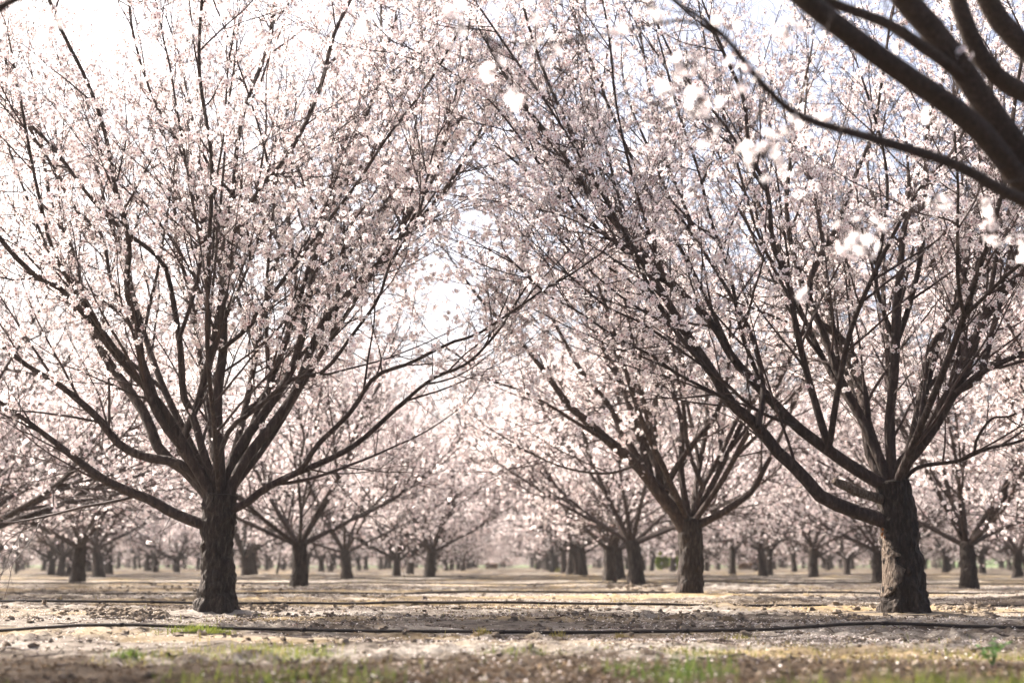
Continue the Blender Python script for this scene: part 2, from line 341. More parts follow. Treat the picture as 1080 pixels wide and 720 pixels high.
def dress(limbs, rng, o):
    """limbs: list of (pts(n,3), rad(n), bare t) -> crown mesh builder (twigs mat 0, petals 1, centres 2)"""
    mb = MB()
    n = 25
    LP = np.stack([resample(p, n)[0] for p, r, b in limbs]); LR = np.stack([np.interp(np.linspace(0, 1, n), np.linspace(0, 1, len(r)), r) for p, r, b in limbs])
    LL = np.linalg.norm(np.diff(LP, axis=1), axis=2).sum(1)
    fine = o['fine']
    # long straight shoots off the limbs
    cnt = (LL*o.get('ks', 1.45)*rng.uniform(.7, 1.3, len(LL))).astype(int)
    p, t_, r, t, ix = sites(LP, LR, cnt, 0.10, .95, rng)
    Ls = rng.uniform(.9, 2.3, len(p))*(1.1-.5*t)*o.get('l2', 1)
    rs_ = np.minimum(r*.62, .005+Ls*.0065)
    PS, RS = grow(p, fork_dir(t_, rng.uniform(.3, .95, len(p)), rng, .05), Ls, rs_, np.full(len(p), .0038), n-1, .008, .045, rng)
    tubes(mb, PS[:, ::3] if not fine else PS[:, ::2], (RS[:, ::3] if not fine else RS[:, ::2])*(1 if fine else o.get('tw', 1.35)*.8), 6 if fine else 4, 0)
    LP = np.vstack([LP, PS]); LR = np.vstack([LR, RS]); LL = np.concatenate([LL, Ls]); limbs = list(limbs)+[(None, None, .12)]*len(PS)
    # second order shoots
    cnt = np.maximum(1, (LL*o['k2']*rng.uniform(.8, 1.2, len(LL))).astype(int))
    p, t_, r, t, ix = sites(LP, LR, cnt, 0.0, 1.0, rng)
    bare = np.array([b for _, _, b in limbs])[ix]
    keep = t > bare + rng.rand(len(t))*0.12
    p, t_, r, t = p[keep], t_[keep], r[keep], t[keep]
    d = fork_dir(t_, rng.uniform(.45, 1.25, len(p)), rng, 0.12)
    L2 = rng.uniform(.5, 1.5, len(p))*(1.05-0.35*t)*o.get('l2', 1)
    r2 = np.minimum(r*0.55, 0.004+L2*0.0075)
    # leaders at the tips
    tp = np.repeat(LP[:, -1], 3, 0); tt = np.repeat(nrm(LP[:, -1]-LP[:, -2]), 3, 0)
    d = np.vstack([d, fork_dir(tt, rng.uniform(0, .45, len(tp)), rng, 0.1)]); p = np.vstack([p, tp])
    L2 = np.concatenate([L2, rng.uniform(.5, 1.1, len(tp))*o.get('l2', 1)]); r2 = np.concatenate([r2, np.minimum(0.009, np.repeat(LR[:, -1], 3)*.8)])
    P2, R2 = grow(p, d, L2, r2, np.full(len(p), 0.0022), 8, 0.035, 0.11, rng)
    tubes(mb, P2, R2*(1 if fine else o.get('tw', 1.35)), 5 if fine else 3, 0)
    # third order
    cnt = rng.poisson(o['k3']*L2)
    p, t_, r, t, ix = sites(P2, R2, cnt, 0.12, 1.0, rng)
    d = fork_dir(t_, rng.uniform(.5, 1.4, len(p)), rng, 0.08)
    L3 = rng.gamma(2.2, .13, len(p))+.05
    P3, R3 = grow(p, d, L3, np.minimum(r*.7, .0042), np.full(len(p), .0014), 4, 0.04, 0.12, rng)
    # fine wild twigs low on the limbs
    cnt = (LL*o.get('kw', 2)).astype(int)
    p, t_, r, t, ix = sites(LP, LR, cnt, 0.06, .7, rng)
    d = fork_dir(t_, rng.uniform(.5, 1.5, len(p)), rng, 0.0)
    Lw = rng.gamma(2.5, .16, len(p))+.1
    Pw, Rw = grow(p, d, Lw, np.full(len(p), .0042), np.full(len(p), .0015), 4, 0.05, 0.16, rng)
    tubes(mb, np.vstack([P3, Pw]), np.vstack([R3, Rw])*(1.1 if fine else 1.3*o.get('tw', 1.35)), 3, 0)
    # blossom sites
    cs = []
    for (PP, RR, LN, k, a) in ((P2, R2, L2, o['f2'], .15), (P3, R3, L3, o['f3'], .1), (Pw, Rw, Lw, o['fw'], .3)):
        cs.append(sites(PP, RR, rng.poisson(k*LN), a, 1.0, rng)[:2])
    p, t_, r, t, ix = sites(LP, LR, rng.poisson(LL*o['f1']), .35, 1.0, rng); cs.append((p, t_))
    p = np.vstack([c[0] for c in cs]); t_ = np.vstack([c[1] for c in cs])
    if o.get('zlow') is not None:      # few blossoms low in the crown
        q = rng.rand(len(p)) < np.clip((p[:, 2]-o['zlow'])/1.3, 0.12, 1); p, t_ = p[q], t_[q]
    sd = fork_dir(t_, rng.uniform(.8, 1.5, len(p)), rng, 0.1); sl_ = rng.uniform(.015, .06, len(p))
    e = p+sd*sl_[:, None]
    if fine: tubes(mb, np.stack([p, e], 1), np.tile([[.0016, .0013]], (len(p), 1)), 3, 0)
    k = rng.choice([1, 2, 3, 4], len(p), p=o.get('pk', [.45, .3, .15, .1]))
    pom = rng.rand(len(p)) < .07; k = np.where(pom, rng.randint(6, 12, len(p)), k)      # spurs packed into a ball of flowers
    e = np.repeat(e, k, 0); sd = np.repeat(sd, k, 0); pm = np.repeat(pom, k)
    nor = nrm(sd*np.where(pm, .2, .7)[:, None]+rng.normal(0, .75, e.shape)); e = e+nor*np.where(pm, rng.uniform(.03, .055, len(e)), rng.uniform(.006, .038, len(e)))[:, None]
    flowers(mb, e, nor, rng.uniform(.85, 1.12, len(e))*o['fs'], rng, 'fine' if fine else 'coarse', 1, 2)
    o['n'] = len(e)
    return mb

def trunk_mesh(name, pts, rad, material, sides=40, n=60, lump=.09, furrow=.11):
    q, _ = resample(pts, n); r = np.interp(np.linspace(0, 1, n), np.linspace(0, 1, len(rad)), rad)
    q = np.vstack([q, q[-1]+(q[-1]-q[-2])*.9, q[-1]+(q[-1]-q[-2])*1.2]); r = np.concatenate([r, [r[-1]*.6, .003]])
    mb = MB(); tubes(mb, q, r, sides, 0, lump=lump, furrow=furrow)
    return mb.mesh(name, [material])

def extend(p, r, rng, up=.12, target=.007):
    """carry a traced limb on past where the photo loses it"""
    p = [np.array(x) for x in p]
    d = nrm(p[-1]-p[-2]); Lx = max(0, (r[1]-target)*42)
    k = int(Lx/.35)
    for i in range(k):
        d = nrm(d+rng.normal(0, .07, 3)+np.array([0, 0, up*.5])); p.append(p[-1]+d*.35)
    return np.array(p), k

def vase(rng, fork, Ht, R, n, az0=0, azs=None, r0=.075, low=.25):
    """open-centre limbs: list of (pts, rad, bare)"""
    out = []; azs = azs if azs is not None else [az0+2*math.pi*k/n+rng.uniform(-.25, .25) for k in range(n)]
    for i, az in enumerate(azs):
        out_r = R*rng.uniform(.55, 1.0); h = (Ht-fork[2])*rng.uniform(.78, 1.0)
        if rng.rand() < low: h *= rng.uniform(.3, .6); out_r = R*1.1
        bow = rng.uniform(.9, 1.25); pts = []
        for t in np.linspace(0, 1, 7):
            rr = out_r*(1-(1-t)**(1.25*bow))*.92+.08*t; z = h*t**rng.uniform(1.02, 1.12)
            a = az+rng.uniform(-.05, .05)
            pts.append(fork+np.array([math.cos(a)*rr, math.sin(a)*rr, z])+rng.normal(0, .05, 3)*t)
        pts = np.array(pts); pts[0] = fork-np.array([0, 0, .08])
        r = r0*rng.uniform(.8, 1.1)
        out.append((pts, np.linspace(r, .013, 7), .3))
        q, L = resample(pts, 30)
        for k in range(rng.randint(2, 4)):           # secondary limbs
            s = int(30*rng.uniform(.18, .55)); tn = nrm(q[s+1]-q[s])
            d = fork_dir(tn[None], np.array([rng.uniform(.35, .65)]), rng, .12)[0]
            Ls = (L*(1-s/30))*rng.uniform(.7, .95)
            pp, rr = grow(q[s][None], d[None], np.array([Ls]), np.array([r*(1-.8*s/30)*.72]), np.array([.009]), 7, .075, .05, rng)
            out.append((pp[0], rr[0], .2))
    return out

def limb_meshes(limbs, name, material, sides=9):
    out = []
    for p, r, b in limbs:
        q, _ = resample(p, 30); rr = np.interp(np.linspace(0, 1, 30), np.linspace(0, 1, len(r)), r)
        mb = MB(); tubes(mb, q, rr, sides, 0, lump=.09, furrow=.03); out.append(mb.mesh(name, [material]))
    return out

FINE = dict(fine=True, k2=2.6, k3=9.5, f1=1.8, f2=2.9, f3=2.4, fw=.8, kw=3.6, fs=.030, pk=[.32, .3, .2, .18])

def traced(base, D0, specs, rng):
    """specs: (pixel path, r0 px, r1 px, depth offset at the end, bare t[, depth offset at the start])"""
    out = []
    for sp in specs:
        path, a, b, dz, bare = sp[:5]; s0 = sp[5] if len(sp) > 5 else 0.0
        n = len(path); pts = []
        seg = np.concatenate([[0], np.cumsum([math.dist(path[i], path[i+1]) for i in range(n-1)])]); seg /= seg[-1]
        for (x, y), t in zip(path, seg): pts.append(P(x, y, D0+s0+(dz-s0)*t)-base)
        px = D0/F; r = (a*px, b*px)
        for i_ in range(1, n-1): pts[i_] = pts[i_]+rng.normal(0, .022, 3)
        q, k = extend(pts, r, rng)
        tp_ = .68*(r[1]+(r[0]-r[1])*(1-seg)**1.6)
        rad = np.concatenate([tp_, np.linspace(r[1]*.86, .007, k+1)[1:]]) if k else tp_
        # radii follow arc length of resampled curve closely enough
        out.append((q, rad, bare*n/len(q)))
    return out

def assemble(name, loc, trunk, limbs, crown, limb_mat, label, cat='tree', group=None, sides=9):
    root = link(name, None, None, loc); tag(root, label, cat, group)
    link('trunk', trunk, root)
    for me in limb_meshes(limbs, 'limb', limb_mat, sides): link('limb', me, root)
    link('crown', crown.mesh('crown', [M_TWIG, M_PETAL, M_EYE], False), root)
    return root
GRP = 'blossoming almond trees standing in the orchard rows'

# --- the large tree on the left
def left_tree():
    rng = np.random.RandomState(11); D0 = 15.0
    gx, gy = G(228, 645); base = np.array([P(228, 645, D0)[0], D0, float(height(-3.1, 15.0))+.03])
    W = lambda *a: P(*a)-base
    tp = [W(228, 648, D0), W(229, 630, D0), W(230, 600, D0), W(229, 570, D0), W(230, 545, D0), W(232, 522, D0)]
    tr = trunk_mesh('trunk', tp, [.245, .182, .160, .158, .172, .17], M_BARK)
    T = [
     ([(222,552),(205,550),(185,538),(160,528),(130,513),(100,497),(60,470),(20,440),(-20,410)], 9, 2.6, -.9, .35),
     ([(225,530),(208,500),(185,487),(155,482),(125,465),(100,437),(65,410),(30,385),(0,360),(-30,330)], 9, 3, -.3, .3),
     ([(228,530),(212,500),(190,455),(165,420),(130,380),(100,345),(65,310),(30,285),(0,250),(-20,215)], 8.5, 3.6, -1.2, .4),
     ([(222,525),(196,498),(172,478),(152,440),(130,405),(110,370),(90,330),(72,270),(60,220),(45,160),(38,110)], 10, 3, 1.3, .4),
     ([(222,522),(203,495),(187,468),(170,445),(152,405),(142,350),(135,300),(134,255),(125,200),(110,140),(90,85),(70,40),(50,-5)], 7, 2.5, -1.8, .4),
     ([(230,520),(215,480),(200,445),(193,415),(188,360),(178,290),(165,270),(130,240),(95,205),(60,160),(20,120)], 7, 2.2, -.5, .45),
     ([(226,500),(195,482),(196,460),(208,430),(220,370),(232,310),(238,250),(245,205),(252,145),(265,95),(285,50),(290,10),(294,-25)], 6.5, 3.5, .9, .4),
     ([(232,530),(233,470),(230,420),(232,370),(237,320),(245,260),(258,222),(275,203),(300,170),(320,135),(335,90),(352,40),(370,0)], 10.5, 3, .2, .42),
     ([(238,525),(246,490),(262,460),(285,430),(310,385),(322,330),(332,270),(340,225),(355,180),(372,140),(392,110),(402,60),(402,10)], 9, 2.6, 1.6, .4),
     ([(240,530),(248,505),(265,480),(292,445),(318,405),(338,345),(375,300),(415,265),(465,210),(500,150)], 9, 2.3, 1.0, .4),
     ([(236,540),(255,533),(280,520),(310,502),(350,486),(380,465),(425,430),(460,400),(490,380),(520,350),(545,318)], 6.5, 1.8, -.6, .35),
     ([(300,505),(318,492),(340,470),(368,432),(395,400),(430,380),(475,365),(505,350),(540,325),(575,305),(600,290),(633,268)], 4.5, 1.5, -1.7, .25, -.3),
     ([(226,500),(240,455),(270,432),(310,400),(340,390),(375,350),(400,315),(420,275),(440,230),(452,180)], 4.5, 1.7, -1.2, .3, -.2),
     ([(232,370),(260,340),(275,325),(300,300),(345,235),(375,190),(410,140),(450,90),(480,40)], 3.6, 1.7, -1.0, .3),
     ([(165,420),(140,350),(118,300),(104,250),(85,220),(60,180),(38,150),(20,110),(5,60)], 4, 2, .4, .2, -.4),
     ([(245,205),(225,180),(210,150),(200,110),(190,60),(176,20)], 3, 1.3, .6, .1, .5),
     ([(238,250),(262,280),(262,220),(280,180),(262,100),(240,40),(225,0)], 2.6, 1.3, -.9, .1, .3),
     ([(465,210),(500,150),(528,90),(545,40)], 2.3, 1.3, .6, .05, 1.0),
     ([(415,265),(455,190),(475,120),(490,50),(500,-10)], 2.8, 1.4, -.4, .05, .6),
     ([(372,140),(400,90),(430,40),(445,-10)], 2.4, 1.3, 1.9, .05, 1.4),
     ([(392,110),(425,70),(450,20),(462,-20)], 2.4, 1.4, .9, .05, 1.5),
     ([(130,380),(95,330),(60,270),(40,200),(30,140),(15,70)], 4, 2, -1.6, .1, -.6),
     ([(188,360),(205,300),(210,230),(190,160),(160,100),(140,40),(135,-10)], 3.4, 1.8, -1.0, .1, -.3),
     ([(318,405),(350,350),(360,290),(395,230),(430,170),(440,110)], 3.4, 1.8, 1.9, .1, .6),
     ([(110,370),(80,300),(50,260),(25,205),(8,160),(-10,100)], 3.5, 2, .9, .1, .4),
    ]
    limbs = traced(base, D0, T, rng)
    fk = W(232, 524, D0)
    limbs += vase(rng, fk, 6.3, 3.3, 0, azs=[.5, 1.0, 1.5, 2.0, 2.6], r0=.045, low=0)
    limbs += vase(rng, fk, 5.9, 3.0, 0, azs=[-1.5], r0=.035, low=0)
    o = dict(FINE, zlow=1.3); cr = dress(limbs, rng, o); print('left flowers', o['n'])
    assemble('almond_tree', base, tr, limbs, cr, M_LIMB, 'large blossoming almond tree filling the left, its trunk nearest to the yellow-green grass tuft', group=GRP)
left_tree()

# --- the large tree on the right with the scarred trunk
def right_tree():
    rng = np.random.RandomState(23); D0 = 15.0
    base = np.array([P(953, 645, D0)[0], D0, float(height(4.13, 15.0))+.03])
    W = lambda *a: P(*a)-base
    tp = [W(954, 648, D0), W(954, 625, D0), W(952, 590, D0), W(949, 560, D0), W(945, 530, D0), W(941, 508, D0)]
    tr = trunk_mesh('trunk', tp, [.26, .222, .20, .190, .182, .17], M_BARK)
    T = [
     ([(940,552),(920,544),(893,534),(865,520),(840,500),(820,475),(800,450),(775,425),(750,395),(722,350),(692,300),(660,255),(620,205),(585,150)], 12, 3, -1.0, .4),
     ([(942,515),(925,508),(900,492),(875,475),(840,450),(810,420),(775,380),(755,350),(735,325),(700,292),(650,260),(600,215),(555,180)], 10.5, 2.2, -.3, .38),
     ([(876,477),(866,445),(850,400),(841,350),(830,290),(815,262),(806,200),(795,160),(780,110),(765,60)], 6.5, 2.8, -.9, .3, -.1),
     ([(872,478),(880,470),(888,418),(900,355),(915,305),(940,250),(970,205),(1000,160),(1030,110)], 5.2, 2.2, -1.6, .35, -.1),
     ([(938,510),(925,485),(910,440),(886,395),(866,350),(856,310),(862,280),(880,245),(900,190),(920,140),(930,90),(938,30)], 8.5, 2.4, .8, .4),
     ([(941,515),(940,480),(941,450),(943,400),(945,356)], 8.5, 7, -.1, .5),
     ([(945,362),(934,330),(926,295),(930,250),(938,200),(930,150),(915,100)], 4, 2, -.6, .2),
     ([(945,362),(960,325),(970,265),(976,205),(982,130),(1000,70),(1005,10)], 5, 2.4, .3, .2),
     ([(946,515),(952,495),(968,472),(990,445),(1010,410),(1020,380),(1030,345),(1042,322),(1062,300),(1085,278),(1115,245)], 12, 4, -.7, .4),
     ([(1008,415),(1040,393),(1080,370),(1120,340),(1150,300)], 5.5, 3, -.9, .2, -.4),
     ([(1010,412),(1028,400),(1045,350),(1060,290),(1068,240),(1075,180),(1085,120)], 5.5, 3, .6, .2, -.3),
     ([(950,510),(970,494),(1010,485),(1040,475),(1080,462),(1130,440)], 3.4, 2.2, -.6, .1),
     ([(1028,478),(1033,462),(1045,447),(1065,438),(1090,425)], 2.4, 1.4, -.9, .2, -.4),
     ([(948,510),(962,470),(970,410),(984,365),(1010,322),(1018,260),(1035,200),(1050,120)], 7, 3, 1.4, .35),
     ([(935,515),(918,470),(912,420),(893,365),(862,335),(845,290),(832,230),(835,160),(850,80)], 9, 3, 1.6, .4),
     ([(810,420),(780,350),(770,290),(750,230),(735,180),(715,120),(700,60)], 4, 2, -.4, .1, -.1),
     ([(775,425),(720,395),(690,375),(650,352),(610,325),(575,310),(545,280)], 3, 1.5, -1.3, .15, -.6),
     ([(840,450),(800,430),(760,400),(720,372),(680,340),(640,325),(600,290)], 3.2, 1.4, -1.6, .2, -.2),
     ([(750,395),(705,330),(650,235),(600,140),(565,50),(545,-20)], 4, 2.2, -.2, .1, -.6),
     ([(775,380),(725,285),(672,185),(632,95),(602,5)], 4, 2.2, .6, .1, -.2),
     ([(840,330),(800,240),(772,150),(748,70),(735,-10)], 3.4, 1.8, .9, .05, .6),
     ([(690,300),(640,215),(585,120),(540,60),(500,0)], 3, 1.6, -1.5, .05, -.9),
     ([(650,255),(612,160),(590,80),(580,0)], 2.8, 1.5, 1.4, .05, .6),
     ([(700,292),(668,205),(655,120),(640,40),(632,-20)], 2.8, 1.5, -1.1, .05, -.2),
     ([(600,215),(555,150),(515,105),(470,70),(430,50)], 2.4, 1.2, -.9, .05, -.3),
     ([(735,250),(700,155),(680,65),(668,-15)], 3, 1.8, 1.0, .05, .4),
     ([(620,205),(575,140),(535,90),(505,30)], 2.6, 1.4, -1.3, .05, -.8),
     ([(720,350),(672,300),(610,262),(560,215),(520,190)], 3, 1.4, .7, .05, -.3),
     ([(806,200),(770,140),(725,80),(690,20)], 2.6, 1.5, -.3, .05, -.8),
     ([(886,395),(878,340),(870,270),(858,200),(850,140),(852,80)], 3.5, 2, 1.4, .1, .5),
     ([(800,450),(808,400),(790,350),(765,300),(735,250),(712,215),(690,170),(668,120)], 4.6, 2.1, .9, .2, -.5),
     ([(1042,322),(1052,250),(1060,190),(1045,130),(1050,60)], 4, 2.2, -.8, .1, -.6),
    ]
    limbs = traced(base, D0, T, rng)
    fk = W(941, 510, D0)
    limbs += vase(rng, fk, 6.4, 3.4, 0, azs=[1.3, .7, 2.2, 1.75], r0=.045, low=0)
    limbs += vase(rng, fk, 5.9, 3.3, 0, azs=[-.5, -1.3], r0=.045, low=0)
    o = dict(FINE, zlow=1.5, k2=2.1, f2=2.4, f3=2.0, f1=1.5); cr = dress(limbs, rng, o); print('right flowers', o['n'])
    root = assemble('almond_tree', base, tr, limbs, cr, M_LIMB, 'thick blossoming almond tree at right whose trunk has a pale strip of bare wood', group=GRP)
    # sawn-off pale stub
    mb = MB(); q, _ = resample([W(936, 527, D0), W(915, 522, D0-.1), W(893, 513, D0-.2), W(876, 505, D0-.3)], 16)
    r = np.linspace(.06, .036, 16); r[-1] = .004; q[-1] = q[-2]; tubes(mb, q, r, 14, 0, lump=.22, furrow=.12)
    tag(link('dead_stub', mb.mesh('dead_stub', [M_PALE]), root), 'sawn-off stub with pale bare wood')
    # bare wood strip on the camera-left face of the trunk
    q, _ = resample(tp, 60); rad = np.interp(np.linspace(0, 1, 60), np.linspace(0, 1, 6), [.26, .222, .20, .190, .182, .17])
    mb = MB(); V = []; na = 16
    for k in range(7, 44):
        t = k/60; c = q[k]
        wdt = .92*(1-((t-.27)/.46)**2) if t < .72 else .05
        wdt = max(.05, wdt+.30*(vnoise(np.array([k*.45]), np.array([2.0]))[0]-.5)+.14*(vnoise(np.array([k*1.3]), np.array([6.0]))[0]-.5))
        if k < 14: wdt *= (k-4)/10
        a0 = math.radians(180+8)-.25
        row = []
        for j in range(na+1):
            s = j/na; a = a0 + wdt*1.5*s
            e = math.sin(math.pi*s)**.4 if 0 < s < 1 else 0
            rr = rad[k]*1.05 + .008*e + .012*(vnoise(np.array([k*.7]), np.array([j*.8]))[0]-.5) - (.03 if s in (0, 1) else 0)
            if k in (7, 43): rr = rad[k]*.85
            row.append(c+np.array([math.cos(a)*rr, math.sin(a)*rr, 0]))
        V.append(row)
    mb.add(np.array(V), grid_faces(na+1, len(V)))
    sc = tag(link('bare_wood_scar', mb.mesh('bare_wood_scar', [M_PALE]), root), 'long pale strip where the bark has peeled away')
    mb = MB(); rg = np.random.RandomState(2)
    for k in range(6):
        c = W(926+rg.uniform(-2, 3), 562+rg.uniform(-4, 6), D0)+np.array([.01, -.15, 0]); ph, tt = np.meshgrid(np.linspace(0, math.pi, 7), np.linspace(0, 2*math.pi, 9))
        s = rg.uniform(.006, .014)
        mb.add(np.stack([c[0]+s*np.sin(ph)*np.cos(tt), c[1]+s*np.sin(ph)*np.sin(tt), c[2]+s*1.5*np.cos(ph)], -1), grid_faces(7, 9))
    link('dried_sap', mb.mesh('dried_sap', [M_AMBER]), root)
right_tree()

# --- the tree behind, right of the alley
def middle_tree():
    rng = np.random.RandomState(31); D0 = 22.5
    base = np.array([P(728, 628, D0)[0], D0, float(height(2.82, 22.5))+.03])
    W = lambda *a: P(*a)-base
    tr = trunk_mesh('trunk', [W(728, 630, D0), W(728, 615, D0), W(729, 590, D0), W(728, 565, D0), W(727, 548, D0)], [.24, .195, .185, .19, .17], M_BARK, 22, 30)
    T = [
     ([(724,562),(712,540),(698,522),(686,505),(672,490),(645,468),(620,445),(600,425),(575,395),(550,360),(520,330)], 12, 3, -.8, .3),
     ([(700,525),(708,505),(720,484),(738,462),(752,440),(765,400),(770,350)], 6, 2.5, -.5, .3),
     ([(732,555),(750,545),(770,535),(791,518),(809,493),(825,460),(840,420)], 6.5, 2.5, -.3, .3),
     ([(730,550),(738,522),(746,505),(762,475),(780,440),(800,400),(812,350)], 5, 2, .8, .3),
     ([(742,515),(730,490),(724,470),(722,430),(715,380),(705,320)], 4, 2, -.8, .3, -.2),
     ([(690,510),(660,460),(640,425),(615,390),(590,350),(565,300),(545,250)], 7, 2.4, .5, .3),
     ([(686,500),(670,450),(655,410),(640,370),(615,320),(595,260),(580,200)], 6, 2.2, 1.0, .3),
     ([(698,520),(690,470),(680,420),(670,370),(655,310),(640,250),(630,190)], 6, 2.4, -1.0, .3),
     ([(645,468),(610,450),(580,430),(545,410),(515,400),(490,380)], 4, 1.6, -1.6, .2, -.4),
     ([(728,555),(720,500),(718,450),(705,400),(700,330),(690,260),(680,200)], 6, 2.5, 1.5, .3),
     ([(672,490),(640,500),(600,495),(560,478),(530,460)], 2.4, 1.2, -1.8, .1, -.3),
    ]
    limbs = traced(base, D0, T, rng); fk = W(728, 550, D0)
    limbs += vase(rng, fk, 6.3, 3.4, 0, azs=[1.2, .4, -.6, 2.4, -2.3], r0=.065, low=.1)
    o = dict(FINE, zlow=1.3); cr = dress(limbs, rng, o); print('mid flowers', o['n'])
    assemble('almond_tree', base, tr, limbs, cr, M_LIMB, 'leaning blossoming almond tree between the alley and the scarred tree, long limbs reaching left', group=GRP)
middle_tree()

# --- the out-of-focus tree whose branches enter at the upper right
def near_tree():
    rng = np.random.RandomState(41)
    base = np.array([4.35, 7.3, float(height(4.35, 7.3))])
    W = lambda x, y, D: P(x, y, D)-base
    fk = np.array([-.05, -.05, 1.0])
    tr = trunk_mesh('trunk', [[0, 0, -.06], [0, 0, .1], [-.02, 0, .5], [-.05, -.05, 1.0]], [.25, .19, .165, .165], M_BARK)
    def limb(path, r0, r1, bare, join=True, ext=0):
        pts = ([fk-np.array([0, 0, .1]), fk+(W(*path[0])-fk)*.5+np.array([0, 0, -.12])] if join else []) + [W(*q) for q in path]
        pts = np.array(pts); n = len(pts)
        return (pts, np.linspace(r0, r1, n)*.86, bare)
    main = [
     limb([(1120,255,6.4),(1082,200,6.2),(1040,145,6.0),(1003,112,5.9),(953,78,5.7),(903,42,5.5),(847,-2,5.3),(780,-60,5.1)], .085, .045, .9),
     limb([(1125,240,6.5),(1083,170,6.2),(1053,130,6.1),(1020,82,6.0),(987,36,5.9),(955,0,5.8),(925,-40,5.7)], .095, .06, .9),
     limb([(1085,214,6.1),(1053,199,5.9),(1003,172,5.7),(920,146,5.5),(847,124,5.3),(807,92,5.15),(763,38,5.0),(722,8,4.9),(690,-15,4.8)], .034, .009, .9, False),
     limb([(1020,84,6.0),(985,58,5.85),(937,26,5.7),(885,6,5.55),(850,-12,5.4)], .035, .022, .9, False),
     limb([(1150,160,6.7),(1095,108,6.5),(1055,84,6.3),(1030,52,6.2),(1010,0,6.1),(1000,-50,6.0)], .08, .045, .9),
     limb([(1140,120,6.9),(1085,55,6.8),(1053,20,6.7),(1035,-15,6.6)], .08, .06, .9),
     limb([(763,38,5.0),(720,22,5.0),(660,32,4.95),(593,45,4.9),(517,43,4.8),(480,22,4.8),(430,-8,4.8)], .009, .003, .9, False),
     limb([(807,92,5.15),(790,135,5.2),(720,117,5.2),(660,101,5.2),(590,98,5.2)], .007, .0025, .9, False),
     limb([(1085,188,6.0),(1010,202,5.8),(975,216,5.6),(940,236,5.5),(905,256,5.4)], .006, .003, .9, False),
    ]
    other = vase(rng, fk, 6.2, 3.6, 0, azs=[.2, 1.0, -.7, 1.75], r0=.07, low=.1)
    o = dict(FINE, zlow=1.2, k2=2, k3=6, ks=1); cr = dress(other, rng, o)
    # sparse blossom clusters on the branches in view
    K15 = 1.15
    C = [(695,97,5.2,6),(740,104,5.2,12),(782,76,5.1,8),(805,165,5.2,18),(905,256,5.4,18),(994,214,5.7,5),(1016,57,5.9,5),(985,128,5.8,3),(540,108,5.0,5),
         (518,78,4.9,4),(577,56,4.9,5),(480,12,4.8,5),(478,34,4.8,4),(388,30,4.7,4),(850,314,5.4,3),(1050,242,5.9,7),(830,32,5.3,8),(745,142,5.2,4),(690,8,4.9,4),
         (650,40,4.9,3),(724,70,5.1,7),(835,132,5.3,4),(950,50,5.7,3),(1040,220,5.9,4),(560,20,4.9,3),(765,28,5.0,4),(1075,262,6.0,5),(870,120,5.5,3)]
    E = []; Nn = []; segs = []
    allp = np.vstack([resample(l[0], 40)[0] for l in main])
    for x, y, D, k in C:
        c = W(x, y, D); j = allp[np.argmin(((allp-c)**2).sum(1))]
        segs.append(np.stack([j, (j+c)/2+rng.normal(0, .01, 3), c]))
        for _ in range(int(k*K15)):
            nn = nrm(rng.normal(0, 1, 3)); E.append(c+nn*rng.uniform(.015, .045)*(1+k/11)); Nn.append(nn)
            segs.append(np.stack([c, (c+E[-1])/2, E[-1]]))
    tubes(cr, np.array(segs), np.tile([[.0032, .0025, .0018]], (len(segs), 1)), 5, 0)
    flowers(cr, np.array(E), np.array(Nn), rng.uniform(.9, 1.1, len(E))*.024, rng, 'fine', 1, 2)
    # bare side twigs
    PM = np.stack([resample(l[0], 26)[0] for l in main]); RM = np.full(PM.shape[:2], .01)
    p, t_, r, t, ix = sites(PM, RM, np.full(len(main), 5), .3, 1, rng)
    Pt, Rt = grow(p, fork_dir(t_, rng.uniform(.5, 1.2, len(p)), rng, .1), rng.uniform(.15, .5, len(p)), np.full(len(p), .004), np.full(len(p), .0015), 5, .05, .12, rng)
    tubes(cr, Pt, Rt, 5, 0)
    assemble('almond_tree', base, tr, main+other, cr, M_NEARB, 'nearest almond tree, only its blurred dark branches reaching in at the upper right corner', group=GRP, sides=12)
near_tree()

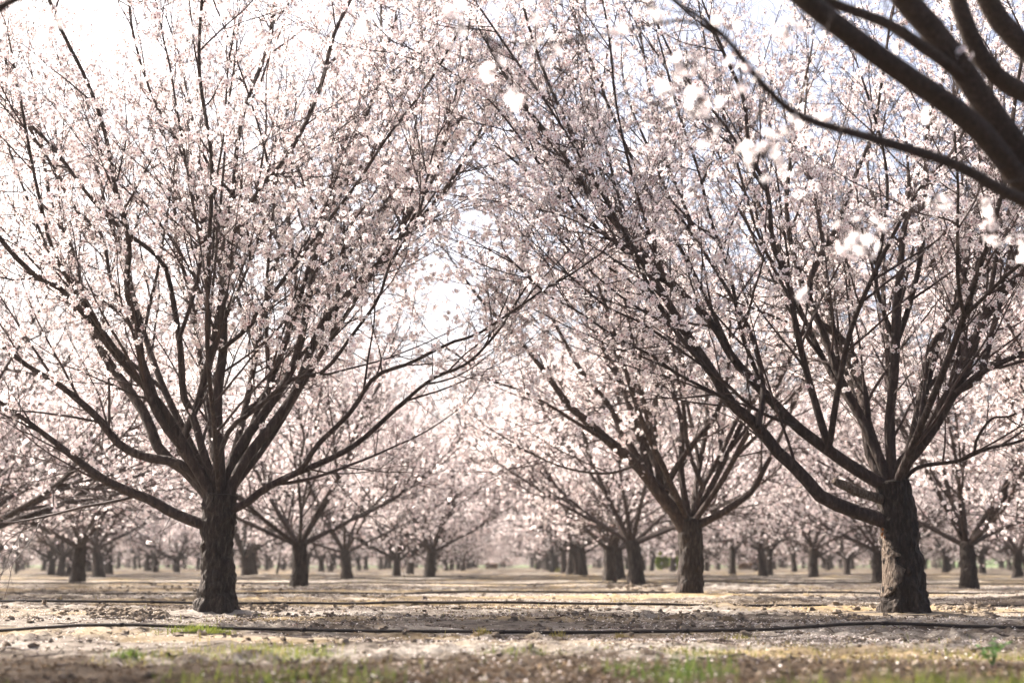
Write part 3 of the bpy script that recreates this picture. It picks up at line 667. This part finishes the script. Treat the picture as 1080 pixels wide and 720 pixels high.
def near_left_tree():
    rng = np.random.RandomState(47); base = np.array([-6.3, 7.4, float(height(-6.3, 7.4))])
    W = lambda x, y, D: P(x, y, D)-base
    fk = np.array([0, 0, 1.0])
    tr = trunk_mesh('trunk', [[0, 0, -.06], [0, 0, .1], [.02, 0, .5], fk], [.24, .185, .16, .16], M_BARK, 20, 24)
    main = [(np.array([fk-np.array([0, 0, .1]), fk+np.array([.9, -.4, .6]), W(-160, 130, 5.9), W(-60, 55, 5.7), W(-5, 12, 5.6), W(22, -3, 5.5), W(80, -28, 5.4)]), np.linspace(.06, .012, 7), .9),
            (np.array([W(22, -3, 5.5), W(60, 5, 5.4), W(88, 22, 5.3)]), np.linspace(.006, .002, 3), .9),
            (np.array([W(80, -28, 5.4), W(140, -14, 5.3), W(207, 16, 5.2)]), np.linspace(.006, .002, 3), .9)]
    other = vase(rng, fk, 6.0, 3.0, 0, azs=[2.0, 3.0, 3.9, 4.8, 1.2], r0=.07, low=.1)
    o = dict(FINE, zlow=1.2, k2=2, k3=6, ks=1); cr = dress(other, rng, o)
    E = []; Nn = []
    for x, y, D, k in [(88, 30, 5.3, 5), (66, 22, 5.4, 4), (207, 32, 5.2, 4), (4, 40, 5.5, 3), (130, 105, 5.4, 2)][:4]:
        c = W(x, y, D)
        for _ in range(k): nn = nrm(rng.normal(0, 1, 3)); E.append(c+nn*.03); Nn.append(nn)
    tubes(cr, np.array([[W(207, 16, 5.2), W(207, 32, 5.2)], [W(-5, 12, 5.6), W(4, 40, 5.5)]]), np.full((2, 2), .002), 4, 0)
    flowers(cr, np.array(E), np.array(Nn), np.full(len(E), .02), rng, 'fine', 1, 2)
    assemble('almond_tree', base, tr, main+other, cr, M_LIMB, 'almond tree outside the view, only a blurred branch tip showing in the upper left corner', group=GRP, sides=12)
near_left_tree()

# ------------------------------------------------------------------ the other rows: a few kinds of tree, copied
def variant(seed, fine, n, simple_far=False, Ht=6.3, R=3.5, split=True):
    rng = np.random.RandomState(seed)
    zf = rng.uniform(.75, 1.2); lean = rng.uniform(-.12, .12, 2); fk = np.array([lean[0], lean[1], zf])
    tp = [[0, 0, -.08], [0, 0, .08], [lean[0]*.3, lean[1]*.3, .45], fk]; tr_ = [.235, .185, .162, .165]
    limbs = vase(rng, fk, Ht, R, n, rng.uniform(0, 6), r0=.075 if simple_far else .06, low=.45)
    o = dict(FINE, fine=fine, zlow=.7)
    if not fine: o.update(k2=3.1, k3=7, f1=2.6, f2=4.4, f3=3.4, fs=.036, ks=1.4, pk=[.4, .3, .2, .1], kw=1.6, fw=2, tw=1.7)
    if simple_far: o.update(k2=2.4, k3=3.6, f1=2.6, f2=4.0, f3=3.2, fs=.052, ks=1.3, kw=0.8, zlow=.2, tw=2.4)
    cr = dress(limbs, rng, o); print('variant', seed, 'flowers', o['n'])
    bm = M_FAR
    if split:
        tm = trunk_mesh('trunk', tp, tr_, M_BARK, 18, 20); lm = limb_meshes(limbs, 'limb', M_LIMB, 7)
        return tm, lm, cr.mesh('crown', [M_TWIG, M_PETAL, M_EYE], False)
    mb = MB(); q, _ = resample(tp, 10); tubes(mb, q, np.interp(np.linspace(0, 1, 10), np.linspace(0, 1, 4), tr_), 9, 0, lump=.1)
    for p, r, b in limbs:
        q, _ = resample(p, 12); tubes(mb, q, np.interp(np.linspace(0, 1, 12), np.linspace(0, 1, len(r)), r), 5, 0, lump=.08)
    return mb.mesh('trunk', [bm]), [], cr.mesh('crown', [M_TWIG, M_PETAL, M_EYE], False)
def plant_variant(v, loc, rotz, sc, label, group):
    root = link('almond_tree', None, None, loc, rotz); root.scale = sc; root.rotation_euler = (rg.normal(0, .035), rg.normal(0, .035), rotz); tag(root, label, 'tree', group)
    link('trunk', v[0], root)
    for m in v[1]: link('limb', m, root)
    link('crown', v[2], root)
    return root
NEARV = [variant(100+i, False, 8+i % 2, Ht=6.9, R=3.6) for i in range(4)]
FARV = [variant(200+i, False, 7+i % 3, True, split=False, Ht=6.7+.1*i, R=3.5+.1*i) for i in range(6)]
# base x, base y in the photo, trunk width in px, label
OBS = [
 (316, 619, 15, 'almond tree right behind the large left tree, a low limb on each side'),
 (671, 616.5, 20, 'thick dark almond trunk just left of the leaning tree'),
 (643, 613, 10, 'slimmer almond tree touching the left side of the thick dark trunk'),
 (1022, 620, 14, 'almond tree with a bare V of limbs, right of the scarred trunk'),
 (927, 612.5, 11, 'almond tree half hidden by the left edge of the scarred trunk'),
 (1073, 608, 14, 'almond tree with a flared, broken base at the right edge'),
 (366, 611, 10, 'almond tree second behind the large left tree towards the alley'),
 (453, 609, 8, 'almond tree with upright forked trunk nearest the alley on the left'),
 (432, 605, 7, 'almond tree just left of the upright forked one beside the alley'),
 (418, 606, 8, 'almond tree with a limb arching left, third trunk left of the alley'),
 (104, 609, 10, 'almond tree with the thickest forked trunk in the far left group'),
 (115, 605, 7, 'almond tree hidden behind the thick forked trunk of the far left group'),
 (74, 606, 9, 'right one of the two short stout trunks at far left'),
 (54, 606, 10, 'left one of the two short stout trunks at far left'),
 (858, 609, 9, 'single slim almond tree in the gap left of the scarred trunk'),
 (811, 606, 9, 'stout almond trunk midway between leaning tree and scarred tree'),
 (772, 605, 7, 'almond tree first to the right of the leaning tree'),
 (745, 602, 7, 'almond trunk touching the right side of the leaning tree'),
 (610, 606, 7, 'rightmost trunk of the cluster at the right side of the alley end'),
 (601, 605, 6, 'middle trunk of the cluster at the right side of the alley end'),
 (595, 604, 7, 'leftmost trunk of the cluster at the right side of the alley end'),
 (653, 610, 8, 'almond trunk showing in the gap left of the thick dark trunk'),
 (259, 607, 8, 'almond tree first to the right of the large left trunk, far behind'),
 (268, 605, 6, 'almond tree second to the right of the large left trunk, far behind'),
 (155, 602, 8, 'left one of a far pair of trunks left of the large left trunk'),
 (164, 603, 8, 'right one of a far pair of trunks left of the large left trunk'),
 (187, 600, 7, 'small far almond tree just left of the large left trunk'),
 (488, 602, 5, 'almond tree closing the left side of the alley far back'),
 (575, 600, 7, 'almond tree closing the right side of the alley far back'),
]
FARL = 'one of many small hazy almond trees deep in the orchard behind the nearer rows'
FARG = 'small hazy almond trees deep in the orchard'
pts_used = [(-3.1, 15.0), (4.13, 15.0), (2.82, 22.5)]
rg = np.random.RandomState(5)
def dist_of(py): return G(540, py)[1]
for i, (px, py, wd, lab) in enumerate(OBS):
    X, Y = G(px, py)
    pts_used.append((X, Y)); z = float(height(X, Y))-.01
    want = wd/2*Y/F; s = float(np.clip(want/.175, .75, 1.25)); sx = s if Y > 45 else (s*.4+.6)
    k = rg.uniform(.95, 1.07)
    v = (NEARV if Y < 58 else FARV)[i % 4]
    plant_variant(v, (X, Y, z), rg.uniform(0, 6.28), (k, k, k*rg.uniform(.96, 1.04)), lab, GRP)
# neighbours just outside the picture whose crowns reach in
for i, (X, Y, lab) in enumerate([(-8.9, 23.6, 'almond tree cut by the left edge, its limbs fanning up beside the large left tree'),
        (-12.3, 31.0, 'almond tree with its trunk outside the left edge, blossom reaching in behind the fanned limbs'),
        (9.7, 22.3, 'almond tree with its trunk outside the right edge, blossom reaching in behind the scarred tree'),
        (-11.6, 38.5, 'almond tree deeper in at the left edge, mostly hidden by nearer blossom'),
        (16.6, 37.0, 'almond tree deeper in beyond the right edge, only blossom showing')]):
    pts_used.append((X, Y)); plant_variant(NEARV[(i+1+(i > 2)) % 4], (X, Y, float(height(X, Y))), rg.uniform(0, 6.28), (1, 1, 1), lab, GRP)
cnt = 0
for j in range(6, 24):
    Y0 = 15+7.5*j
    for k in range(-10, 11):
        X0 = (2.9+7.25*k) if k >= 0 else (-4.7+7.25*(k+1))
        X = X0+rg.normal(0, .25); Y = Y0+rg.normal(0, .3)
        if abs(X) > .36*Y+3.5 or Y > 186: continue
        if min((X-a)**2+(Y-b)**2 for a, b in pts_used) < 4.2**2: continue
        plant_variant(FARV[rg.randint(6)], (X, Y, float(height(X, Y))-.02), rg.uniform(0, 6.28), (rg.uniform(.95, 1.12),)*2+(rg.uniform(.92, 1.08),), FARL, FARG); cnt += 1
print('far trees', cnt)

def far_wood():
    rg = np.random.RandomState(61); mb = MB(); C0 = []; TN = []
    for j in range(16):
        for k in range(-14, 9):
            X = 7.25*k+rg.normal(0, .5)-1; Y = 188+7.5*j+rg.normal(0, .5)
            if X > 58 or abs(X) > .38*Y: continue
            h = rg.uniform(.8, 1.2); top = rg.uniform(5.8, 7.2); z0 = 0
            st = np.array([[X, Y, -.1], [X, Y, h]]); tubes(mb, st, np.array([.22, .2]), 6, 0)
            n = 7; az = rg.uniform(0, 6.28, n); e = np.stack([X+np.cos(az)*rg.uniform(.8, 2.6, n), Y+np.sin(az)*2, rg.uniform(2, 5, n)], 1)
            tubes(mb, np.stack([np.tile(st[1], (n, 1)), (st[1]+e)/2+[0, 0, -.2], e], 1), np.tile([[.1, .07, .03]], (n, 1)), 4, 0)
            n = 420; d = nrm(rg.normal(0, 1, (n, 3))); c = d*(rg.rand(n)**.4)[:, None]*np.array([3.9, 3.9, 3.4])*(1+.2*np.sin(d[:, :1]*7+k)) + [X, Y, 3.4]
            C0.append(c[c[:, 2] > .15]); c = np.stack([X+rg.uniform(-4, 4, 90), Y+rg.uniform(-4, 4, 90), rg.uniform(.25, 2.6, 90)], 1); C0.append(c)
    c = np.vstack(C0); n = len(c)
    flowers(mb, c, nrm(rg.normal(0, 1, (n, 3))), rg.uniform(.10, .2, n), rg, 'coarse', 1, 2)
    mf = tinted('distant_blossom', [(0, (.30, .25, .24)), (1, (.50, .43, .42))], .3)
    tag(link('distant_orchard', mb.mesh('distant_orchard', [M_FAR, mf, M_EYE], False)), 'last rows of the orchard merging into one pale pink mass on the horizon', 'orchard', kind='stuff')
far_wood()

# young replants: thin leaning stems
def sapling(px, py, lean, label):
    rng = np.random.RandomState(int(px)); X, Y = G(px, py); base = np.array([X, Y, float(height(X, Y))])
    st = np.array([[0, 0, -.05], [lean*.4, 0, .7], [lean, 0, 1.4]])
    tr = trunk_mesh('trunk', st, [.075, .06, .045], M_LIMB, 10, 12)
    limbs = vase(rng, st[-1], 3.0, 1.1, 4, r0=.03, low=0)
    cr = dress(limbs, rng, dict(FINE, fine=False, k2=3, k3=5, fs=.035, f2=8, f3=7, kw=1, l2=.6))
    assemble('young_tree', base, tr, limbs, cr, M_LIMB, label, sides=6)
sapling(17, 604, .25, 'thin young almond stem leaning right at the far left edge')
sapling(292, 604, .25, 'thin young almond stem just left of the tree behind the large left one')

# ------------------------------------------------------------------ drip hoses
def hose(dl, dr, label, lifts=(), r=.017):
    xs = np.arange(-26, 26.01, .12); y = dl+(dr-dl)*(xs/xs.max()*.5+.5)
    ph = dl*3.1; y = y+.03*np.sin(xs*.5+ph)+.015*np.sin(xs*1.7+ph*2)
    ker = np.ones(5)/5
    hh = np.maximum.reduce([height(xs, y-.02), height(xs, y), height(xs, y+.02)])
    pad = np.pad(hh, 4, mode='edge'); up = np.max([pad[i:i+len(hh)] for i in range(9)], 0)
    z = np.convolve(np.pad(.25*hh+.75*up, 2, mode='edge'), ker, 'valid')+r*(.9 if dl < 15 else 1.4)
    for x0, w_, h_ in lifts: z += h_*np.exp(-((xs-x0)/w_)**2)
    mb = MB(); tubes(mb, np.stack([xs, y, z], 1), np.full(len(xs), r), 8)
    ho = link('drip_hose', mb.mesh('drip_hose', [M_HOSE])); mb = MB()
    tubes(mb, np.array([[-.028, 0, 0], [-.024, 0, 0], [.024, 0, 0], [.028, 0, 0]]), np.array([.002, r*1.3, r*1.3, .002]), 8)
    me = mb.mesh('emitter', [M_HOSE])
    for xe in (np.arange(-4.6, 5, 1.5) if dl < 22 else []):
        i = int(np.argmin(abs(xs-xe))); link('emitter', me, ho, (xs[i], y[i], z[i]))
    tag(ho, label, 'hose', 'black drip hoses laid across the alley')
hose(11.75, 11.0, 'black drip hose nearest of all, running in front of both large trunks', [(2.9, .6, .03)], .0135)
hose(20.1, 16.6, 'black drip hose just behind the two large trunks, second from the front')
hose(26.3, 23.6, 'black drip hose third from the front, just behind the leaning tree')
hose(37.5, 33.5, 'black drip hose fourth from the front, passing behind the thick dark trunk')
hose(44.5, 42.5, 'black drip hose fifth from the front, a faint dark line')
hose(52, 51, 'black drip hose sixth from the front, a faint line behind the fifth')
hose(61, 60, 'black drip hose farthest back, the faintest line across the alley')

# ------------------------------------------------------------------ soil clods
def clods():
    rg = np.random.RandomState(8); th = np.linspace(0, 2*math.pi, 8); ph = np.linspace(0, math.pi, 6); PH, TH = np.meshgrid(ph, th)
    U = np.stack([np.sin(PH)*np.cos(TH), np.sin(PH)*np.sin(TH), np.cos(PH)], -1); F_ = grid_faces(6, 8)
    L = []
    def heap(px0, px1, py0, py1, n, smin, smax):
        for _ in range(n):
            X, Y = G(rg.uniform(px0, px1), rg.uniform(py0, py1)); L.append((X, Y, rg.uniform(smin, smax)*rg.uniform(.5, 1)))
    heap(95, 180, 643, 653, 260, .012, .05); heap(250, 300, 636, 650, 220, .012, .06); heap(60, 100, 640, 650, 25, .015, .05)
    heap(975, 1050, 636, 650, 220, .012, .055); heap(880, 940, 638, 655, 70, .02, .06); heap(300, 560, 640, 656, 160, .015, .04)
    heap(560, 900, 640, 658, 220, .015, .045); heap(640, 700, 618, 626, 60, .03, .09); heap(100, 300, 618, 630, 120, .02, .07)
    for _ in range(2600):
        Y = 6.3+rg.rand()**1.6*30; X = rg.uniform(-.4, .4)*Y; L.append((X, Y, min(rg.gamma(2, .006)+.005, .04 if Y > 9 else .016)))
    mb = MB()
    for X, Y, s in L:
        n = .45+1.0*rg.rand(8, 6); n[-1] = n[0]; n[:, 0] = n[0, 0]; n[:, -1] = n[0, -1]
        v = U*n[..., None]*s*np.array([rg.uniform(.8, 1.5), 1, rg.uniform(.5, .9)])
        c, sn = math.cos(X*9), math.sin(X*9); v = np.stack([v[..., 0]*c-v[..., 1]*sn, v[..., 0]*sn+v[..., 1]*c, v[..., 2]], -1)
        mb.add(v+np.array([X, Y, float(height(X, Y))+s*.2]), F_)
    tag(link('soil_clods', mb.mesh('soil_clods', [M_CLOD], False)), 'crumbly brown soil clods scattered and heaped between the trees', 'soil', kind='stuff')
clods()

# ------------------------------------------------------------------ fallen petals
def petals_down():
    rg = np.random.RandomState(9); n = 120000
    Y = 6.0+rg.rand(n)**1.5*44; X = rg.uniform(-.42, .42, n)*Y
    dens = np.clip((Y-7.4)/2.2, .10, 1)*np.clip(vnoise(X*.5+3, Y*.8)*1.7-.35, .08, 1)*np.clip(vnoise(X*3, Y*4)*1.6, .1, 1)
    q = rg.rand(n) < dens; X, Y = X[q], Y[q]; n = len(X)
    nor = nrm(np.stack([rg.normal(0, .35, n), rg.normal(0, .35, n), np.ones(n)], 1)); u = nrm(np.cross(nor, nrm(rg.normal(0, 1, (n, 3))))); v = np.cross(nor, u)
    s = rg.uniform(.006, .011, n)[:, None]; c = np.stack([X, Y, height(X, Y)+.009], 1)
    V = np.stack([c-u*s*1.1, c+v*s*.8+nor*.002, c+u*s*1.1, c-v*s*.8+nor*.003], 1)
    mb = MB(); mb.add(V, np.arange(4*n).reshape(-1, 4), 0, np.repeat(rg.rand(n)**1.4, 4))
    tag(link('fallen_petals', mb.mesh('fallen_petals', [M_LITTER], False)), 'pale fallen almond petals strewn over the soil', 'petals', kind='stuff')
petals_down()

def litter():
    rg = np.random.RandomState(19); n = 90000
    Y = 5.6+rg.rand(n)**1.4*40; X = rg.uniform(-.42, .42, n)*Y
    dens = np.clip(vnoise(X*.7+60, Y*1.4+9)*3-1.3, .03, 1)*np.clip(vnoise(X*2.5, Y*5+50)*2-.4, .05, 1)+np.clip((7.9-Y)*1.5, 0, .6)
    q = rg.rand(n) < dens; X, Y = X[q], Y[q]; n = len(X)
    nor = nrm(np.stack([rg.normal(0, .55, n), rg.normal(0, .55, n), np.ones(n)], 1)); u = nrm(np.cross(nor, nrm(rg.normal(0, 1, (n, 3))))); v = np.cross(nor, u)
    s = rg.uniform(.006, .02, n)[:, None]; c = np.stack([X, Y, height(X, Y)+.008], 1); w_ = rg.uniform(.15, .6, n)[:, None]
    V = np.stack([c-u*s, c+v*s*w_+nor*.004, c+u*s, c-v*s*w_+nor*.004], 1)
    mb = MB(); mb.add(V, np.arange(4*n).reshape(-1, 4), 0, np.repeat(rg.rand(n), 4))
    m = tinted('leaf_litter', [(0, (.03, .019, .012)), (.6, (.10, .065, .04)), (1, (.23, .17, .11))], .1)
    tag(link('leaf_litter', mb.mesh('leaf_litter', [m], False)), 'dark brown dead leaf litter lying in patches on the soil', 'leaf litter', kind='stuff')
litter()
def fallen_twigs():
    rg = np.random.RandomState(29); n = 420; Y = 7+rg.rand(n)**1.3*22; X = rg.uniform(-.4, .4, n)*Y; a = rg.uniform(0, 3.14, n); L_ = rg.uniform(.06, .4, n)
    pts = np.stack([np.stack([X+np.cos(a+k*.12)*L_*t, Y+np.sin(a+k*.12)*L_*t, np.zeros(n)], 1) for k, t in enumerate((0, .35, .7, 1))], 1)
    pts[..., 2] = height(pts[..., 0], pts[..., 1])+.008+rg.uniform(0, .012, (n, 4))
    mb = MB(); tubes(mb, pts, np.tile([[.0045, .004, .003, .0015]], (n, 1))*rg.uniform(.6, 1.5, (n, 1)), 5)
    tag(link('fallen_twigs', mb.mesh('fallen_twigs', [M_TWIG])), 'thin dark prunings and twigs dropped over the soil', 'twigs', kind='stuff')
fallen_twigs()

# ------------------------------------------------------------------ grass and weeds
def blades(mb, X, Y, h, wd, tint, rg, droop=.5, spread=None, Z=None):
    n = len(X); az = rg.uniform(0, 6.28, n) if spread is None else spread
    d = np.stack([np.cos(az), np.sin(az), np.zeros(n)], 1); s = np.stack([-np.sin(az), np.cos(az), np.zeros(n)], 1)
    z0 = height(X, Y)-.004 if Z is None else Z; b = np.stack([X, Y, z0], 1); dr = rg.uniform(.2, 1, n)*droop
    rows = []
    for t, ww in ((0, 1), (.35, .9), (.7, .6), (1, .08)):
        c = b+d*(h*dr*t**1.8)[:, None]+np.array([0, 0, 1])*(h*t*(1-.35*dr*t))[:, None]
        rows += [c-s*(wd*ww/2)[:, None], c+s*(wd*ww/2)[:, None]]
    V = np.stack(rows, 1)
    f = (np.arange(n)[:, None, None]*8+np.array([[0, 1, 3, 2], [2, 3, 5, 4], [4, 5, 7, 6]])[None]).reshape(-1, 4)
    mb.add(V.reshape(-1, 3), f, 0, np.repeat(tint, 8))
def grass():
    rg = np.random.RandomState(12)
    mb = MB()
    # low band across the picture, green to straw
    n = 26000; X = rg.uniform(-3.6, 3.6, n); Y = 8.05+rg.normal(0, .28, n)+.12*np.sin(X*1.3)
    k = rg.rand(n) < np.clip(vnoise(X*1.7+40, Y*2.5)*2.8-1.5, 0, 1)**1.2; X, Y = X[k], Y[k]; n = len(X)
    tint = np.clip(.35+.9*(vnoise(X*1.1+7, Y*1.0)-.38)+rg.normal(0, .2, n), 0, 1)
    tint = np.clip(tint+.12, 0, 1); blades(mb, X, Y, rg.gamma(3, .009, n)+.008, np.full(n, .0035), tint, rg)
    # nearer fringe
    n = 22000; X = rg.uniform(-2.6, 2.9, n); Y = rg.uniform(4.6, 6.7, n)
    dn = np.clip(vnoise(X*1.5+14, Y*1.6)*2.2-1.45, 0, 1)+np.clip((X-.6)*1.1, 0, .8)*np.clip((6.0-Y)*1.2, 0, 1)*np.clip(vnoise(X*2.2+5, Y*2.2)*2-.4, .1, 1)
    k = rg.rand(n) < dn; X, Y = X[k], Y[k]; n = len(X)
    tint = np.clip(.18+.6*(vnoise(X*1.3, Y*1.3+5)-.4)+rg.normal(0, .13, n), 0, 1)
    blades(mb, X, Y, rg.gamma(3, .012, n)*(1+.7*(X > .7))+.01, np.full(n, .0045), tint, rg)
    # straw wisps among the rows
    n = 16000; Y = 9+rg.rand(n)**1.3*46; X = rg.uniform(-.38, .38, n)*Y
    k = rg.rand(n) < np.clip(vnoise(X*.8+90, Y*1.1+8)*3.2-2.0, 0, 1)*np.clip(vnoise(X*4, Y*4)*2-.5, 0, 1); X, Y = X[k], Y[k]; n = len(X)
    blades(mb, X, Y, rg.gamma(3, .012, n)+.01, .004+Y*.00015, np.clip(.78+rg.normal(0, .15, n), 0, 1), rg)
    tag(link('grass', mb.mesh('grass', [M_GRASS], False)), 'low patchy green and straw-coloured grass on the bare soil', 'grass', kind='stuff')
grass()
def tuft(px, py, n, h, rad, tint, label, dz=0, droop=.8, name='grass_tuft', wd=.006):
    rg = np.random.RandomState(int(px*7)); X, Y = G(px, py); z = float(height(X, Y))
    mb = MB(); x = rg.normal(0, rad, n); y = rg.normal(0, rad*.5, n)
    blades(mb, x, y, rg.uniform(.5, 1, n)*h, np.full(n, wd), np.clip(tint+rg.normal(0, .08, n), 0, 1), rg, droop, Z=height(x+X, y+Y)-z-.004)
    tag(link(name, mb.mesh(name, [M_GRASS], False), None, (X, Y, z)), label, 'grass tuft')
tuft(208, 666, 260, .11, .11, .42, 'bright yellow-green grass tuft in front of the large left trunk', droop=1.1)
tuft(232, 667, 90, .08, .06, .5, 'smaller yellow-green grass tuft just right of the bright one', droop=1.1)
tuft(655, 666, 70, .07, .035, .85, 'dry yellow tuft on the nearest hose, right of the alley centre')
tuft(588, 667, 60, .06, .035, .75, 'yellow tuft in front of the nearest hose near the middle')
tuft(511, 666, 45, .06, .035, .78, 'yellow tuft on the nearest hose, left of the alley centre')
tuft(780, 670, 50, .07, .05, .7, 'thin yellow-green tuft in front of the nearest hose below the leaning tree')
tuft(933, 660, 45, .05, .05, .6, 'small yellow-green tuft at the hose below the scarred trunk')
tuft(436, 636, 60, .06, .08, .95, 'orange-yellow dry tuft on the second hose left of the alley centre', wd=.009)
tuft(655, 634, 50, .07, .10, .8, 'pale yellow tuft on the second hose right of the alley centre', wd=.009)
tuft(785, 615, 130, .12, .35, .85, 'wide dry yellow grass clump behind the leaning tree', wd=.02)
tuft(595, 603, 90, .45, .25, .62, 'tall yellow-green tuft at the foot of the trunk cluster by the alley', wd=.03)
tuft(137, 697, 120, .06, .06, .12, 'small green tuft at the front left in the dark soil strip')
# leafy weed near the lower right corner
def weed():
    rg = np.random.RandomState(77); X, Y = G(1047, 700); z = float(height(X, Y)); root = link('leafy_weed', None, None, (X, Y, z))
    tag(root, 'dark green leafy weed rising above the grass near the lower right corner', 'weed')
    st = MB(); lf = MB()
    for k in range(7):
        az = rg.uniform(0, 6.28); top = np.array([math.cos(az)*.07, math.sin(az)*.05, rg.uniform(.06, .13)]); q, _ = resample([[0, 0, -.01], top*[.4, .4, .6], top], 6)
        tubes(st, q, np.linspace(.003, .0015, 6), 5)
        for j in range(5):
            c = q[rg.randint(2, 6)]; a = rg.uniform(0, 6.28); d = np.array([math.cos(a), math.sin(a), .35]); s = np.array([-math.sin(a), math.cos(a), 0])*.014; l = rg.uniform(.025, .05)
            lf.add([c, c+d*l*.5-s+[0, 0, .004], c+d*l, c+d*l*.5+s+[0, 0, .004]], [[0, 1, 2, 3]])
    link('stem', st.mesh('stem', [M_LEAF]), root); link('foliage', lf.mesh('foliage', [M_LEAF], False), root)
weed()
def stalk(px, py, D, label, tint, h, n):
    X, Y = P(px, py, D)[0], D; rg = np.random.RandomState(int(px)); mb = MB()
    blades(mb, rg.normal(0, .015, n), rg.normal(0, .015, n), rg.uniform(.6, 1, n)*h, np.full(n, .005), np.clip(tint+rg.normal(0, .06, n), 0, 1), rg, .25, Z=np.full(n, -.01))
    tag(link('weed_stalk', mb.mesh('weed_stalk', [M_GRASS], False), None, (X, Y, float(height(X, Y)))), label, 'weed')
stalk(914, 700, 4.3, 'blurred dry brown stalk standing at the front right', .97, .26, 9)
stalk(190, 700, 4.4, 'blurred pale green weed standing at the front left', .5, .24, 14)

# ------------------------------------------------------------------ bushes at the far end
def bush(X, Y, r, h, m, label, seed, flat=1.0):
    rg = np.random.RandomState(seed); n = 5000
    d = nrm(rg.normal(0, 1, (n, 3))); rr = rg.rand(n)**.4; c = d*rr[:, None]*np.array([r, r, h*.55])*(1+.25*np.sin(d[:, :1]*5+seed)); c[:, 2] += h*.5; c = c[c[:, 2] > 0]; n = len(c)
    nor = nrm(rg.normal(0, 1, (n, 3))); u = nrm(np.cross(nor, d[:n])); v = np.cross(nor, u); s = rg.uniform(.03, .07, n)[:, None]
    mb = MB(); mb.add(np.stack([c-u*s, c+v*s*.6, c+u*s, c-v*s*.6], 1), np.arange(4*n).reshape(-1, 4), 0, np.repeat(rg.rand(n), 4))
    tag(link('bush', mb.mesh('bush', [m], False), None, (X, Y, float(height(X, Y)))), label, 'bush')
bush(G(702, 600)[0]*1.0, 125, .6, 1.3, M_BUSH, 'bright yellow-green bush between the two thin trunks left of the leaning tree', 1)
bush(G(689, 600)[0], 127, .45, 1.3, M_BUSH, 'narrow yellow-green bush just right of the thick dark trunk', 2)
bush(P(693, 590, 122)[0]+.4, 122, .5, 1.4, M_BUSH, 'small yellow-green bush behind the thin pair of trunks', 3)
bush(P(518, 594, 150)[0], 150, .7, .55, M_DRYBUSH, 'low brown dry bush at the far end of the alley', 4)
bush(P(788, 594, 130)[0], 130, .8, .6, M_DRYBUSH, 'low brown bush far behind, right of the leaning tree', 5)

# ------------------------------------------------------------------ haze
if HAZE:
    me = bpy.data.meshes.new('haze')
    x0, x1, y0, y1, z0, z1 = -910, 910, -210, 1520, -1.5, 12
    vs = [(x, y, z) for x in (x0, x1) for y in (y0, y1) for z in (z0, z1)]
    me.from_pydata(vs, [], [(0, 1, 3, 2), (4, 6, 7, 5), (0, 4, 5, 1), (2, 3, 7, 6), (0, 2, 6, 4), (1, 5, 7, 3)])
    m, t, out = mat('haze_air'); pv = N(t, 'VolumePrincipled'); pv.inputs['Density'].default_value = HAZE
    pv.inputs['Color'].default_value = (.97, .95, .94, 1); pv.inputs['Anisotropy'].default_value = .3
    t.links.new(pv.outputs[0], out.inputs['Volume']); me.materials.append(m)
    tag(link('haze', me), 'thin pale haze softening the far rows', 'haze', kind='stuff')
